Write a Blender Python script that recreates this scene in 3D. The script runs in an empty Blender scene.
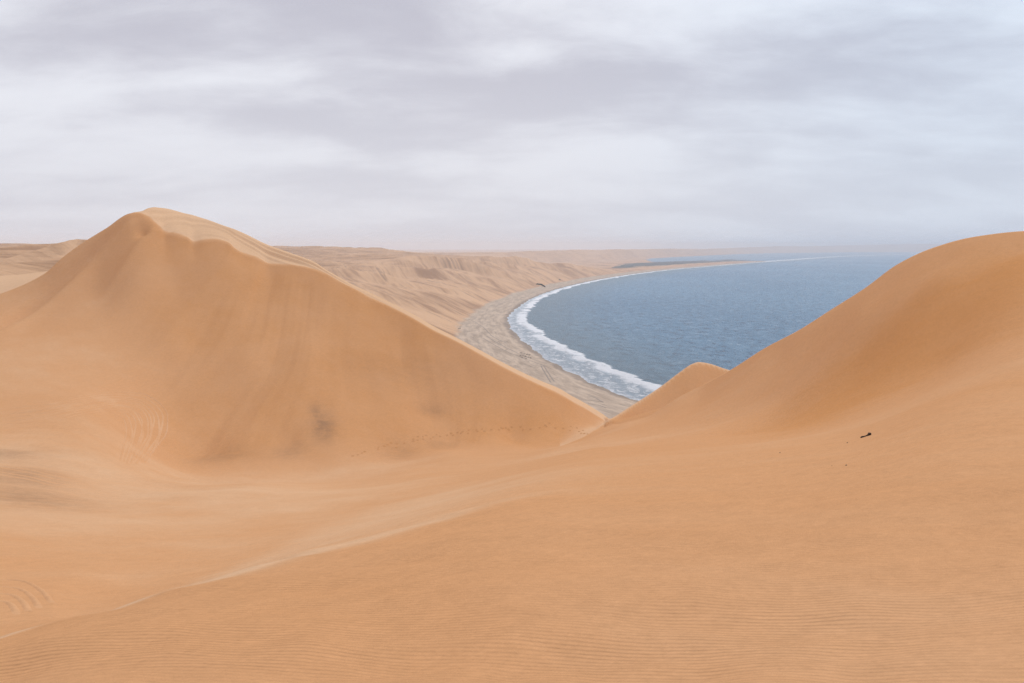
import bpy, math, random
import numpy as np

random.seed(7)
scene = bpy.context.scene
col = scene.collection
R = math.radians

# ------------------------------------------------------------------ camera
CAM = np.array((0.0, 0.0, 90.0))
F = 35.0 / 36.0 * 1024.0
CX, CY = 512.0, 341.5
HORIZON = 247.0
PITCH = math.atan((CY - HORIZON) / F)
cam_data = bpy.data.cameras.new("camera")
cam_data.lens = 35.0
cam_data.sensor_width = 36.0
cam_data.clip_start = 0.1
cam_data.clip_end = 120000.0
cam = bpy.data.objects.new("camera", cam_data)
cam.location = CAM
cam.rotation_euler = (math.pi / 2 - PITCH, 0.0, 0.0)
col.objects.link(cam)
scene.camera = cam

# ------------------------------------------------------------------ world and sun
SUN_EL, SUN_AZ = 40.0, 42.0          # azimuth measured from +y towards +x
SUN_STRENGTH, SUN_ANGLE = 1.5, 18.0
EXPOSURE = 0.06

world = bpy.data.worlds.new("World")
scene.world = world
world.use_nodes = True
wt = world.node_tree
wt.nodes.clear()


def N(t, kind, loc=None, **kw):
    n = t.nodes.new(kind)
    for k, v in kw.items():
        setattr(n, k, v)
    return n


def L(t, a, b):
    t.links.new(a, b)


def mathn(t, op, a, b=None, clamp=False):
    n = N(t, 'ShaderNodeMath', operation=op, use_clamp=clamp)
    for i, v in enumerate((a, b)):
        if v is None:
            continue
        if isinstance(v, (int, float)):
            n.inputs[i].default_value = v
        else:
            L(t, v, n.inputs[i])
    return n.outputs[0]


def maprange(t, v, a, b, c=0.0, d=1.0, smooth=True):
    n = N(t, 'ShaderNodeMapRange')
    n.interpolation_type = 'SMOOTHSTEP' if smooth else 'LINEAR'
    L(t, v, n.inputs[0])
    for i, x in enumerate((a, b, c, d)):
        if isinstance(x, (int, float)):
            n.inputs[i + 1].default_value = x
        else:
            L(t, x, n.inputs[i + 1])
    return n.outputs[0]


def mixcol(t, fac, a, b, blend='MIX'):
    n = N(t, 'ShaderNodeMix', data_type='RGBA', blend_type=blend)
    if isinstance(fac, (int, float)):
        n.inputs[0].default_value = fac
    else:
        L(t, fac, n.inputs[0])
    for i, v in ((6, a), (7, b)):
        if isinstance(v, tuple):
            n.inputs[i].default_value = (*v, 1.0)
        else:
            L(t, v, n.inputs[i])
    return n.outputs[2]


def noise(t, vec, scale, detail=4.0, rough=0.55, dist=0.0, dims='3D'):
    n = N(t, 'ShaderNodeTexNoise')
    n.noise_dimensions = dims
    n.inputs['Scale'].default_value = scale
    n.inputs['Detail'].default_value = detail
    n.inputs['Roughness'].default_value = rough
    n.inputs['Distortion'].default_value = dist
    if vec is not None:
        L(t, vec, n.inputs['Vector'])
    return n.outputs['Fac']


def mapping(t, vec, scale=(1, 1, 1), rot=(0, 0, 0), loc=(0, 0, 0)):
    n = N(t, 'ShaderNodeMapping', vector_type='TEXTURE')
    n.inputs['Scale'].default_value = tuple(1.0 / max(v, 1e-6) for v in scale)
    n.inputs['Rotation'].default_value = rot
    n.inputs['Location'].default_value = loc
    L(t, vec, n.inputs['Vector'])
    return n.outputs[0]


# sky: a clear NISHITA sky almost wholly covered by a layer of stratus, laid out on a flat ceiling
tc = N(wt, 'ShaderNodeTexCoord')
sep = N(wt, 'ShaderNodeSeparateXYZ')
L(wt, tc.outputs['Generated'], sep.inputs[0])
zc = mathn(wt, 'MAXIMUM', sep.outputs['Z'], 0.0)
den = mathn(wt, 'ADD', zc, 0.26)
px_ = mathn(wt, 'DIVIDE', sep.outputs['X'], den)
py_ = mathn(wt, 'DIVIDE', sep.outputs['Y'], den)
cmb = N(wt, 'ShaderNodeCombineXYZ')
L(wt, px_, cmb.inputs[0])
L(wt, py_, cmb.inputs[1])
big = noise(wt, mapping(wt, cmb.outputs[0], (1.05, 2.0, 1), (0, 0, 0), (4.9951, 37.1178, 0)), 1.0, 7.0, 0.48, 0.3)
mid = noise(wt, mapping(wt, cmb.outputs[0], (3.2, 4.8, 1), (0, 0, 0), (18.1251, 22.0801, 2)), 1.0, 6.0, 0.58, 0.3)
dens = mathn(wt, 'ADD', mathn(wt, 'MULTIPLY', big, 0.72), mathn(wt, 'MULTIPLY', mid, 0.28))
lift = maprange(wt, sep.outputs['Z'], 0.02, 0.22, 0.0, 1.0)
cl = maprange(wt, dens, 0.385, 0.625)
cl = mathn(wt, 'ADD', 0.62, mathn(wt, 'MULTIPLY', mathn(wt, 'SUBTRACT', cl, 0.62), mathn(wt, 'ADD', mathn(wt, 'MULTIPLY', lift, 0.70), 0.30)))
cloud = mixcol(wt, cl, (0.545, 0.542, 0.618), (0.835, 0.850, 0.910))
# bluer, thinner cloud over the sea (towards +x)
sea_side = maprange(wt, sep.outputs['X'], -0.05, 0.48)
cloud = mixcol(wt, sea_side, cloud, mixcol(wt, 1.0, cloud, (0.86, 0.95, 1.02), 'MULTIPLY'))
# an overcast sky is brighter overhead
zen = maprange(wt, sep.outputs['Z'], 0.28, 0.95, 1.0, 1.25)
zc2 = N(wt, 'ShaderNodeVectorMath', operation='SCALE')
L(wt, cloud, zc2.inputs[0])
L(wt, zen, zc2.inputs['Scale'])
sky = N(wt, 'ShaderNodeTexSky')
sky.sky_type = 'NISHITA'
sky.sun_disc = False
sky.sun_elevation = R(SUN_EL)
sky.sun_rotation = R(SUN_AZ)
sky.dust_density = 2.0
bg_sky = N(wt, 'ShaderNodeBackground')
bg_sky.inputs['Strength'].default_value = 0.10
L(wt, sky.outputs[0], bg_sky.inputs['Color'])
bg_cl = N(wt, 'ShaderNodeBackground')
bg_cl.inputs['Strength'].default_value = 1.0
L(wt, zc2.outputs[0], bg_cl.inputs['Color'])
mx = N(wt, 'ShaderNodeMixShader')
mx.inputs[0].default_value = 0.95
L(wt, bg_sky.outputs[0], mx.inputs[1])
L(wt, bg_cl.outputs[0], mx.inputs[2])
wo = N(wt, 'ShaderNodeOutputWorld')
L(wt, mx.outputs[0], wo.inputs['Surface'])

sun_data = bpy.data.lights.new("sun", 'SUN')
sun_data.energy = SUN_STRENGTH
sun_data.angle = R(SUN_ANGLE)
sun_data.color = (1.0, 0.96, 0.90)
sun = bpy.data.objects.new("sun", sun_data)
sun.rotation_euler = (R(90 - SUN_EL), 0, R(180 - SUN_AZ))
sun.location = (0, 0, 500)
col.objects.link(sun)

scene.view_settings.view_transform = 'Standard'
scene.view_settings.look = 'None'
scene.view_settings.exposure = EXPOSURE
scene.view_settings.gamma = 1.0
scene.view_settings.use_curve_mapping = False
scene.render.engine = 'CYCLES'
scene.cycles.max_bounces = 6
scene.cycles.diffuse_bounces = 5
scene.cycles.glossy_bounces = 2
scene.cycles.volume_bounces = 1
scene.cycles.use_denoising = True
scene.cycles.denoising_input_passes = 'RGB_ALBEDO_NORMAL'
scene.cycles.denoising_prefilter = 'FAST'
scene.cycles.use_adaptive_sampling = False
scene.cycles.sample_clamp_indirect = 2.0
scene.cycles.sample_clamp_direct = 4.0

# ------------------------------------------------------------------ numeric helpers
_rng = np.random.RandomState(11)
_perm = _rng.permutation(512)
_perm = np.concatenate([_perm, _perm, _perm])
_ang = _rng.rand(512) * 2 * np.pi
_gx, _gy = np.cos(_ang), np.sin(_ang)


def perlin(x, y):
    xi, yi = np.floor(x).astype(np.int64), np.floor(y).astype(np.int64)
    xf, yf = x - xi, y - yi
    u = xf * xf * xf * (xf * (xf * 6 - 15) + 10)
    v = yf * yf * yf * (yf * (yf * 6 - 15) + 10)

    def g(ix, iy, dx, dy):
        h = _perm[_perm[ix & 511] + (iy & 511)]
        return _gx[h] * dx + _gy[h] * dy
    a = g(xi, yi, xf, yf)
    b = g(xi + 1, yi, xf - 1, yf)
    c = g(xi, yi + 1, xf, yf - 1)
    d = g(xi + 1, yi + 1, xf - 1, yf - 1)
    return (a + (b - a) * u + (c - a) * v + (a - b - c + d) * u * v) * 1.5


def fbm(x, y, oct=4, gain=0.5):
    s, a = np.zeros_like(x), 1.0
    for k in range(oct):
        s += a * perlin(x * 2 ** k + 17.3 * k, y * 2 ** k - 9.1 * k)
        a *= gain
    return s


def sstep(a, b, x):
    t = np.clip((x - a) / (b - a), 0, 1)
    return t * t * (3 - 2 * t)


def smax(a, b, k):
    h = np.clip(0.5 + 0.5 * (a - b) / k, 0, 1)
    return b + (a - b) * h + k * h * (1 - h)


def pix(px, py):
    """azimuth and tangent of elevation of a pixel's line of sight"""
    px, py = np.asarray(px, float), np.asarray(py, float)
    xc, yc = (px - CX) / F, -(py - CY) / F
    dy = math.cos(PITCH) + yc * math.sin(PITCH)
    dz = -math.sin(PITCH) + yc * math.cos(PITCH)
    return np.arctan2(xc, dy), dz / np.hypot(xc, dy)


def az2px(az):
    """nominal picture column of an azimuth, clamped well outside the frame"""
    return CX + F * np.tan(np.clip(az, -1.2, 1.2)) * 0.99


def ground(px, py, z=0.0):
    a, e = pix(px, py)
    r = (z - CAM[2]) / e
    return r * np.sin(a), r * np.cos(a)


def mono_interp(x, xs, ys):
    """smooth piecewise interpolation (monotone cubic)"""
    xs, ys = np.asarray(xs, float), np.asarray(ys, float)
    h = np.diff(xs)
    d = np.diff(ys) / h
    m = np.zeros_like(xs)
    m[0], m[-1] = d[0], d[-1]
    for i in range(1, len(xs) - 1):
        if d[i - 1] * d[i] > 0:
            w1, w2 = 2 * h[i] + h[i - 1], h[i] + 2 * h[i - 1]
            m[i] = (w1 + w2) / (w1 / d[i - 1] + w2 / d[i])
    x = np.clip(x, xs[0], xs[-1])
    i = np.clip(np.searchsorted(xs, x) - 1, 0, len(xs) - 2)
    t = (x - xs[i]) / h[i]
    t2, t3 = t * t, t * t * t
    return ((2 * t3 - 3 * t2 + 1) * ys[i] + (t3 - 2 * t2 + t) * h[i] * m[i]
            + (-2 * t3 + 3 * t2) * ys[i + 1] + (t3 - t2) * h[i] * m[i + 1])


# ------------------------------------------------------------------ the near dunes
# crest of every line of sight: (column, row, distance) measured off the photograph
CREST = [(-700, 380, 300), (-300, 350, 290), (-100, 322, 282), (0, 294, 284), (44, 274, 286), (62, 258, 287), (81, 244, 288), (105, 229, 289), (133, 213, 290),
         (142, 214, 289), (150, 219, 287), (158, 226, 285), (165, 233, 283), (175, 234.5, 281), (187, 238, 279), (194, 243, 277),
         (203, 241, 276.5), (215, 240, 276), (228, 243, 274), (235, 249, 272), (242, 253, 271), (256, 258, 269), (269, 264, 267), (284, 265, 264),
         (300, 266, 261), (314, 269, 258), (325, 273.5, 255), (340, 281.6, 251), (358, 290.5, 247), (369, 297, 244.5), (384, 303.5, 241), (399, 310.3, 237.5),
         (414, 317.9, 234), (433, 328.8, 229), (453.5, 338.4, 223.5), (479.5, 352.5, 216.5), (503, 366, 212), (537, 383.5, 209), (560, 394.5, 208), (572, 401.9, 209.5), (583.5, 408.3, 211),
         (595, 415.4, 213), (603.4, 420.6, 213), (608, 424.0, 204), (616, 424.2, 196), (628, 421.6, 192), (640, 418.6, 190), (649, 415.7, 188), (657, 411, 186), (665.5, 405.8, 184), (680, 396.6, 182.5),
         (703, 385, 181), (732, 369, 174), (765, 348, 167), (799, 330, 160),
         (832, 309, 155), (865, 288, 150), (898, 264, 146), (931, 248.5, 143), (973, 237, 140), (1024, 231, 138), (1100, 228, 136),
         (1400, 240, 135), (1800, 262, 135)]
C_az, C_e = pix([c[0] for c in CREST], [c[1] for c in CREST])
C_r = np.array([c[2] for c in CREST], float)
# windward sheet seen behind the slip face of the tall dune: extra distance and row of its skyline
TOPS = [(120, 221, 0.5), (133, 212.5, 2), (142, 211, 6), (148, 208.2, 12), (155, 207, 17), (165, 207.3, 24), (185, 210.3, 34), (205, 215.5, 38),
        (225, 224, 37), (240, 231, 34), (266, 244, 27), (288, 252, 21), (314, 261.5, 15), (327, 270, 13), (340, 277.3, 12), (354, 285, 11), (367, 290.5, 11), (380, 296.7, 10), (395, 304.2, 9), (414, 314.2, 8),
        (435.7, 326.9, 7), (453.5, 335.9, 6.5), (479.5, 349.9, 6), (503, 363.3, 6), (537, 380.8, 6), (560, 391.2, 6), (572, 398.8, 5.5), (583.5, 405.2, 5.5), (595, 412.5, 5), (603.4, 418.2, 4.5), (609, 422.5, 2), (616, 424.0, 1), (640, 418.3, 1), (1100, 227.5, 2.0)]
T_az, T_e = pix([c[0] for c in TOPS], [c[1] for c in TOPS])
T_t = np.array([c[2] for c in TOPS], float)

# visible front surface: (column, row, distance)
PTS = []
for px in (-200, 0, 130, 260, 390, 512, 640, 770, 900, 1024, 1224):
    a, _ = pix(px, 600)
    for r, z in ((2.2, 88.25), (4.0, 87.95)):
        PTS.append((px, None, r, (z - 90) / r))
COLS = {
    -150: [(683, 10.5), (640, 14), (600, 26), (560, 44), (500, 92), (450, 137), (420, 167), (385, 200)],
    0: [(683, 8.8), (660, 10.2), (635, 12.5), (618, 17), (600, 24), (560, 42), (530, 62), (500, 90), (475, 112), (450, 136), (420, 166), (380, 200), (340, 238)],
    50: [(683, 8.2), (650, 9.8), (620, 13.5), (608, 18)],
    100: [(683, 7.8), (640, 9.8), (610, 13.8), (600, 19), (585, 28), (560, 42), (520, 72), (490, 108), (450, 142), (420, 168), (390, 196), (330, 240), (280, 270)],
    177: [(683, 7.5), (640, 9.3), (588, 15), (575, 26), (560, 37), (530, 60), (500, 95), (480, 130), (464, 168), (420, 194), (350, 224), (290, 256)],
    250: [(683, 7.2), (600, 12), (569, 16.5), (552, 34), (530, 53), (500, 86), (480, 127), (464, 167), (420, 190), (360, 215), (310, 241)],
    310: [(683, 7.1), (640, 8.7), (600, 11.6), (553, 18.5), (525, 48), (500, 80), (480, 124), (462, 165), (420, 186), (365, 210), (310, 238)],
    400: [(683, 7), (600, 10.8), (560, 15), (533, 20), (515, 34), (497, 63), (480, 97), (465, 132), (450, 172), (420, 188), (380, 207), (345, 224)],
    450: [(450, 160), (438, 183)],
    512: [(683, 7), (640, 8.3), (600, 10), (560, 13.2), (520, 19), (490, 33), (475, 60), (460, 118), (445, 172), (437, 187), (405, 199)],
    560: [(470, 54), (455, 108), (445, 152), (437, 186), (418, 198)],
    600: [(683, 7), (600, 10), (540, 15.5), (500, 24), (470, 48), (450, 95), (438, 150), (431.5, 188), (427.5, 202)],
    625: [(450, 92), (435, 147), (426, 178)],
    700: [(683, 7), (600, 10), (540, 15), (500, 22), (470, 38), (450, 70), (430, 116), (410, 152), (397, 172)],
    780: [(520, 17.5), (480, 28), (455, 44), (442, 66), (430, 98), (402, 124), (380, 136), (358, 153)],
    860: [(683, 7), (600, 10), (540, 14), (500, 19), (470, 27), (450, 38), (436, 51), (424, 67), (410, 88), (388, 105), (350, 121), (312, 134)],
    940: [(500, 18), (450, 28), (410, 48), (388, 72), (368, 94), (345, 103), (315, 113), (280, 124), (262, 133)],
    1024: [(683, 7), (600, 10), (540, 13.5), (500, 17), (450, 26), (400, 44), (350, 76), (328, 92), (300, 103), (270, 115), (248, 128)],
    1180: [(683, 7), (600, 10), (540, 13.5), (500, 17), (450, 26), (400, 45), (350, 72), (300, 100), (260, 122)],
}
for px, lst in COLS.items():
    for py, r in lst:
        PTS.append((px, py, r, None))
for c in CREST[1:-1]:
    PTS.append((c[0], c[1], c[2], None))
P_a, P_l, P_e = [], [], []
for px, py, r, e in PTS:
    if e is None:
        a, e = pix(px, py)
    else:
        a, _ = pix(px, 600)
    P_a.append(float(a))
    P_l.append(math.log(r))
    P_e.append(float(e))
P_a, P_l, P_e = map(np.array, (P_a, P_l, P_e))
SA = 4.0
P_x = P_a * SA


def _tps(d2):
    return 0.5 * d2 * np.log(d2 + 1e-12)


_n = len(P_x)
_A = np.zeros((_n + 3, _n + 3))
_A[:_n, :_n] = _tps((P_x[:, None] - P_x[None]) ** 2 + (P_l[:, None] - P_l[None]) ** 2) + np.eye(_n) * 2e-4
_A[:_n, _n] = 1
_A[:_n, _n + 1] = P_x
_A[:_n, _n + 2] = P_l
_A[_n:, :_n] = _A[:_n, _n:].T
_w = np.linalg.solve(_A, np.concatenate([P_e, np.zeros(3)]))


def front_e(az, r):
    az = np.clip(az, pix(-150, 340)[0], pix(1180, 340)[0])
    l = np.log(np.clip(r, 2.0, 400.0))
    out = np.empty(az.shape)
    fa, fl, fo = az.ravel() * SA, l.ravel(), out.ravel()
    for s in range(0, fa.size, 20000):
        a, b = fa[s:s + 20000], fl[s:s + 20000]
        d2 = (a[:, None] - P_x[None]) ** 2 + (b[:, None] - P_l[None]) ** 2
        fo[s:s + 20000] = _tps(d2) @ _w[:_n] + _w[_n] + _w[_n + 1] * a + _w[_n + 2] * b
    return fo.reshape(az.shape)


def crest_r(az):
    return mono_interp(az, C_az, C_r)


# small dune tip beyond the saddle
TIP = [(560, 452, 168), (575, 441.5, 179), (583.4, 437.4, 183), (595, 430.0, 192), (604, 423.2, 200), (607, 421.4, 204), (614, 417.5, 211), (632.7, 405.2, 224), (642, 399.3, 229),
       (659.6, 387.5, 237), (680, 372, 244), (692, 364, 247.5), (699, 362, 249), (708, 363.3, 251), (724, 368.5, 254), (745, 375, 258), (790, 400, 266)]
TIP_az, TIP_e = pix([c[0] for c in TIP], [c[1] for c in TIP])
TIP_r = np.array([c[2] for c in TIP], float)
BACK_FLOOR = -2.0


def drop(t):
    """lee of a crest: starts nearly level and steepens to about 25 degrees"""
    t = np.maximum(t, 0)
    return np.where(t < 26, 0.46 * t * t / 52.0, 0.46 * (t - 13.0))


def near_z(az, r):
    azc = np.where(np.abs(az) > 2.2, np.sign(az) * 2.2, az)
    rc = crest_r(azc)
    e = front_e(azc, np.minimum(r, rc))
    ec = front_e(azc, rc)
    fix = mono_interp(azc, C_az, C_e) - ec
    e = e + fix * sstep(0.965, 1.0, r / rc)
    ec = ec + fix
    z = CAM[2] + np.minimum(r, rc) * e
    # under and round the camera
    z = np.where(r < 2.2, 88.25 + (z - 88.25) * sstep(1.2, 2.2, r), z)
    x, y = r * np.sin(az), r * np.cos(az)
    # windward sheet and lee beyond the crest
    t = r - rc
    tt = np.maximum(mono_interp(azc, T_az, T_t), 0.5)
    zt = CAM[2] + (rc + tt) * mono_interp(azc, T_az, T_e)
    zc_ = CAM[2] + rc * ec
    q = np.clip(t / tt, 0, 1)
    inside = (azc > T_az[0]) & (azc < T_az[-1])
    rise = np.where(inside, (zt - zc_), 0.0)
    ee = mono_interp(azc, T_az, T_e)
    zb = zc_ + rise * (1.30 * q - 0.30 * q * q) + 0 * ee
    # furrows of the windward sheet, running along the crest
    fur = np.sin((tt - t) * 0.72 + 1.5 * perlin(az * 7, t / 60.0)) * 0.36 + 0.16 * np.sin((tt - t) * 1.7 + 2 * perlin(az * 9, t / 30.0))
    zb = zb + fur * sstep(2, 14, tt) * np.sin(np.pi * np.clip(q, 0, 1)) ** 0.7
    zb = zb - drop(t - np.where(inside, tt, 0.0))
    z = np.where(t > 0, np.maximum(zb, BACK_FLOOR), z)
    # the tip
    i2 = (az > TIP_az[0]) & (az < TIP_az[-1])
    r2 = mono_interp(az, TIP_az, TIP_r)
    z2 = CAM[2] + r2 * mono_interp(az, TIP_az, TIP_e)
    zt2 = z2 - np.where(r < r2, 0.5 * np.sqrt((r2 - r) ** 2 + 1.6), 0.10 * (r - r2) + drop(r - r2) + 0.632) + 0.632
    z = np.where(i2 & ((t > 0) | (azc < pix(616, 420)[0])), smax(z, zt2, 0.35), z)
    return z, t, rc


B_px = [-150, 0, 44, 100, 177, 250, 310, 400, 450, 560]
B_lo = np.log([10.5, 12.4, 12.8, 13.6, 15.0, 16.7, 18.5, 20.5, 22.5, 28])
B_hi = np.log([14, 15.5, 16.2, 19.5, 26, 35, 48, 63, 72, 90])


def near_detail(az, r, z, t):
    """wind-worked relief too small for the control points"""
    x, y = r * np.sin(az), r * np.cos(az)
    front = t < 0
    px = az2px(az)
    edge = sstep(0, 12, -t)
    d = np.zeros_like(z)
    # broad undulation
    d += edge * sstep(25, 90, r) * 0.45 * fbm(x / 38.0, y / 52.0, 3)
    # chutes down the slip face of the tall dune
    face = sstep(30, 150, px) * (1 - sstep(480, 590, px)) * sstep(160, 182, r) * front
    s = (px - 2.3 * (1 - sstep(200, 360, px)) * (r - 190)) / 34.0 + 0.7 * perlin(px / 120.0, r / 45.0)
    d += face * edge * (0.60 * perlin(s * 0.7, r / 50.0 + 3.3) + 0.13 * perlin(s * 2.3, r / 40.0) + 0.025 * perlin(s * 6.5, r / 30.0))
    # streaks of the right dune, drawn out along its slope
    rt = sstep(640, 760, px) * sstep(60, 110, r) * front
    u = (x * 0.86 + y * 0.5)
    w = (-x * 0.5 + y * 0.86)
    d += rt * edge * (0.42 * perlin(w / 8.0 + 0.6 * perlin(u / 30, w / 30), u / 55.0) + 0.10 * perlin(w / 2.6, u / 40.0))
    # low wind ridges on the floor at the left
    fl = (1 - sstep(180, 330, px)) * sstep(70, 110, r) * (1 - sstep(150, 175, r)) * front
    d += fl * (0.35 * perlin(r / 11.0 + 0.5 * perlin(px / 90.0, r / 40.0) + px / 160.0, px / 260.0) + 0.15 * perlin(r / 4.0 + px / 70.0, px / 200.0))
    # spur and gully on the far left flank
    spur = np.interp(r, [215, 245, 266, 280, 288], [-70, 0, 60, 108, 152])
    g = sstep(225, 262, r) * (1 - sstep(283, 290, r)) * front
    d += g * (0.9 * np.exp(-((px - spur) / 16.0) ** 2) - 1.9 * np.exp(-((px - spur + 27) / 17.0) ** 2))
    # brink of the foreground dune and the wind slope below it, lightened through tone as if sunlit
    lb = np.interp(px, B_px, B_lo)
    lu = np.interp(px, B_px, B_hi)
    k = (np.log(r) - lb) / np.maximum(lu - lb, 0.05)
    rb_ = np.exp(lb)
    fall = 0.06 * np.logaddexp(0, k / 0.06)
    d -= 0.020 * rb_ * np.minimum(fall, 0.75) / 0.75 * (1 - sstep(1.2, 3.5, k)) * (1 - sstep(430, 600, px)) * sstep(-260, -100, px)
    # notch under the summit
    d -= 1.2 * np.exp(-((px - 149) / 7.0) ** 2 - ((r - 281.5) / 2.6) ** 2) * front
    d += 0.9 * np.exp(-((px - 163 + 2.4 * (283 - r)) / 7.0) ** 2) * sstep(255, 276, r) * (1 - sstep(281, 285, r)) * front
    # crest scallops between the knob and the shoulder, hollows at the foot of the face
    for hx, hr, wx, wr, dep in ((322, 190, 13, 7, 0.5), (208, 179, 24, 6, 0.8), (285, 178, 16, 6, 0.7), (430, 196, 16, 5, 0.6), (395, 176, 22, 8, 0.4)):
        d -= dep * np.exp(-((px - hx) / wx) ** 2 - ((r - hr) / wr) ** 2) * front
    # foreground micro relief
    d += (1 - sstep(30, 80, r)) * sstep(2, 6, r) * 0.05 * fbm(x / 3.0, y / 2.0, 3)
    return z + d


# ------------------------------------------------------------------ the coast
SHORE_PIX = [(633, 404), (615, 395.5), (598, 387.5), (576, 377.5), (559, 367), (542, 356), (526, 344.5), (515, 335), (508, 326.5), (507, 319), (512, 311.5),
             (520, 304.5), (531, 298.3), (545, 292.6), (559, 288.2), (576, 284), (598, 279.5), (626, 275), (645, 272.4), (671, 269.3), (708, 266.3), (745, 263.2), (790, 260), (842, 256.2)]
_sx, _sy = ground(np.array([p[0] for p in SHORE_PIX], float), np.array([p[1] for p in SHORE_PIX], float))
_sx = np.concatenate([[900, 520, 380, 300, 220, 140], _sx, [7500, 20000]])
_sy = np.concatenate([[-9000, -1200, -200, 130, 320, 470], _sy, [16500, 30000]])
_k = np.concatenate([[0], np.cumsum(np.hypot(np.diff(_sx), np.diff(_sy)))])
_u = np.unique(np.concatenate([np.arange(0, _k[-1], 400.0), np.arange(_k[3], _k[16], 30.0), np.arange(_k[16], _k[27], 90.0)]))
SX, SY = np.interp(_u, _k, _sx), np.interp(_u, _k, _sy)
for _ in range(10):
    SX[1:-1] = 0.25 * SX[:-2] + 0.5 * SX[1:-1] + 0.25 * SX[2:]
    SY[1:-1] = 0.25 * SY[:-2] + 0.5 * SY[1:-1] + 0.25 * SY[2:]
SK = np.concatenate([[0], np.cumsum(np.hypot(np.diff(SX), np.diff(SY)))])


def shore(x, y):
    """arc length along the waterline and signed distance to it (positive out to sea)"""
    fx, fy = x.ravel(), y.ravel()
    U, V = np.empty(fx.size), np.empty(fx.size)
    ax, ay = SX[:-1], SY[:-1]
    bx, by = np.diff(SX), np.diff(SY)
    l2 = bx * bx + by * by
    for s in range(0, fx.size, 20000):
        qx, qy = fx[s:s + 20000, None], fy[s:s + 20000, None]
        t = np.clip(((qx - ax) * bx + (qy - ay) * by) / l2, 0, 1)
        dx, dy = qx - ax - t * bx, qy - ay - t * by
        d2 = dx * dx + dy * dy
        i = np.argmin(d2, axis=1)
        j = np.arange(i.size)
        d = np.sqrt(d2[j, i])
        # side of the line: the sea lies on the right hand going north
        cr = bx[i] * dy[j, i] - by[i] * dx[j, i]
        U[s:s + 20000] = SK[i] + t[j, i] * np.sqrt(l2[i])
        V[s:s + 20000] = np.where(cr < 0, d, -d)
    return U.reshape(x.shape), V.reshape(x.shape)


FAR_BASE = [(300, 4600), (500, 5000), (600, 6500), (660, 8800), (700, 11000), (760, 15500), (860, 20000), (960, 21000), (1300, 21000)]
FAR_TOP = [(300, 254), (500, 253), (570, 250.2), (610, 249.8), (640, 249.5), (665, 248.8), (700, 249.2), (745, 247.5), (775, 246.2), (800, 246.4), (850, 245.2), (905, 244.0), (1100, 244)]


def ridge_polar(az, r, pts, fs, bs, rough=0.0):
    a, e = pix([p[0] for p in pts], [p[1] for p in pts])
    rr = np.array([p[2] for p in pts], float)
    r0 = mono_interp(az, a, rr)
    z0 = CAM[2] + r0 * mono_interp(az, a, e)
    out = z0 - np.where(r < r0, fs * (np.sqrt((r0 - r) ** 2 + 9.0) - 3), bs * (np.sqrt((r - r0) ** 2 + 16.0) - 4))
    return out - 400 * np.maximum(np.maximum(a[0] - az, az - a[-1]), 0)


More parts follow.
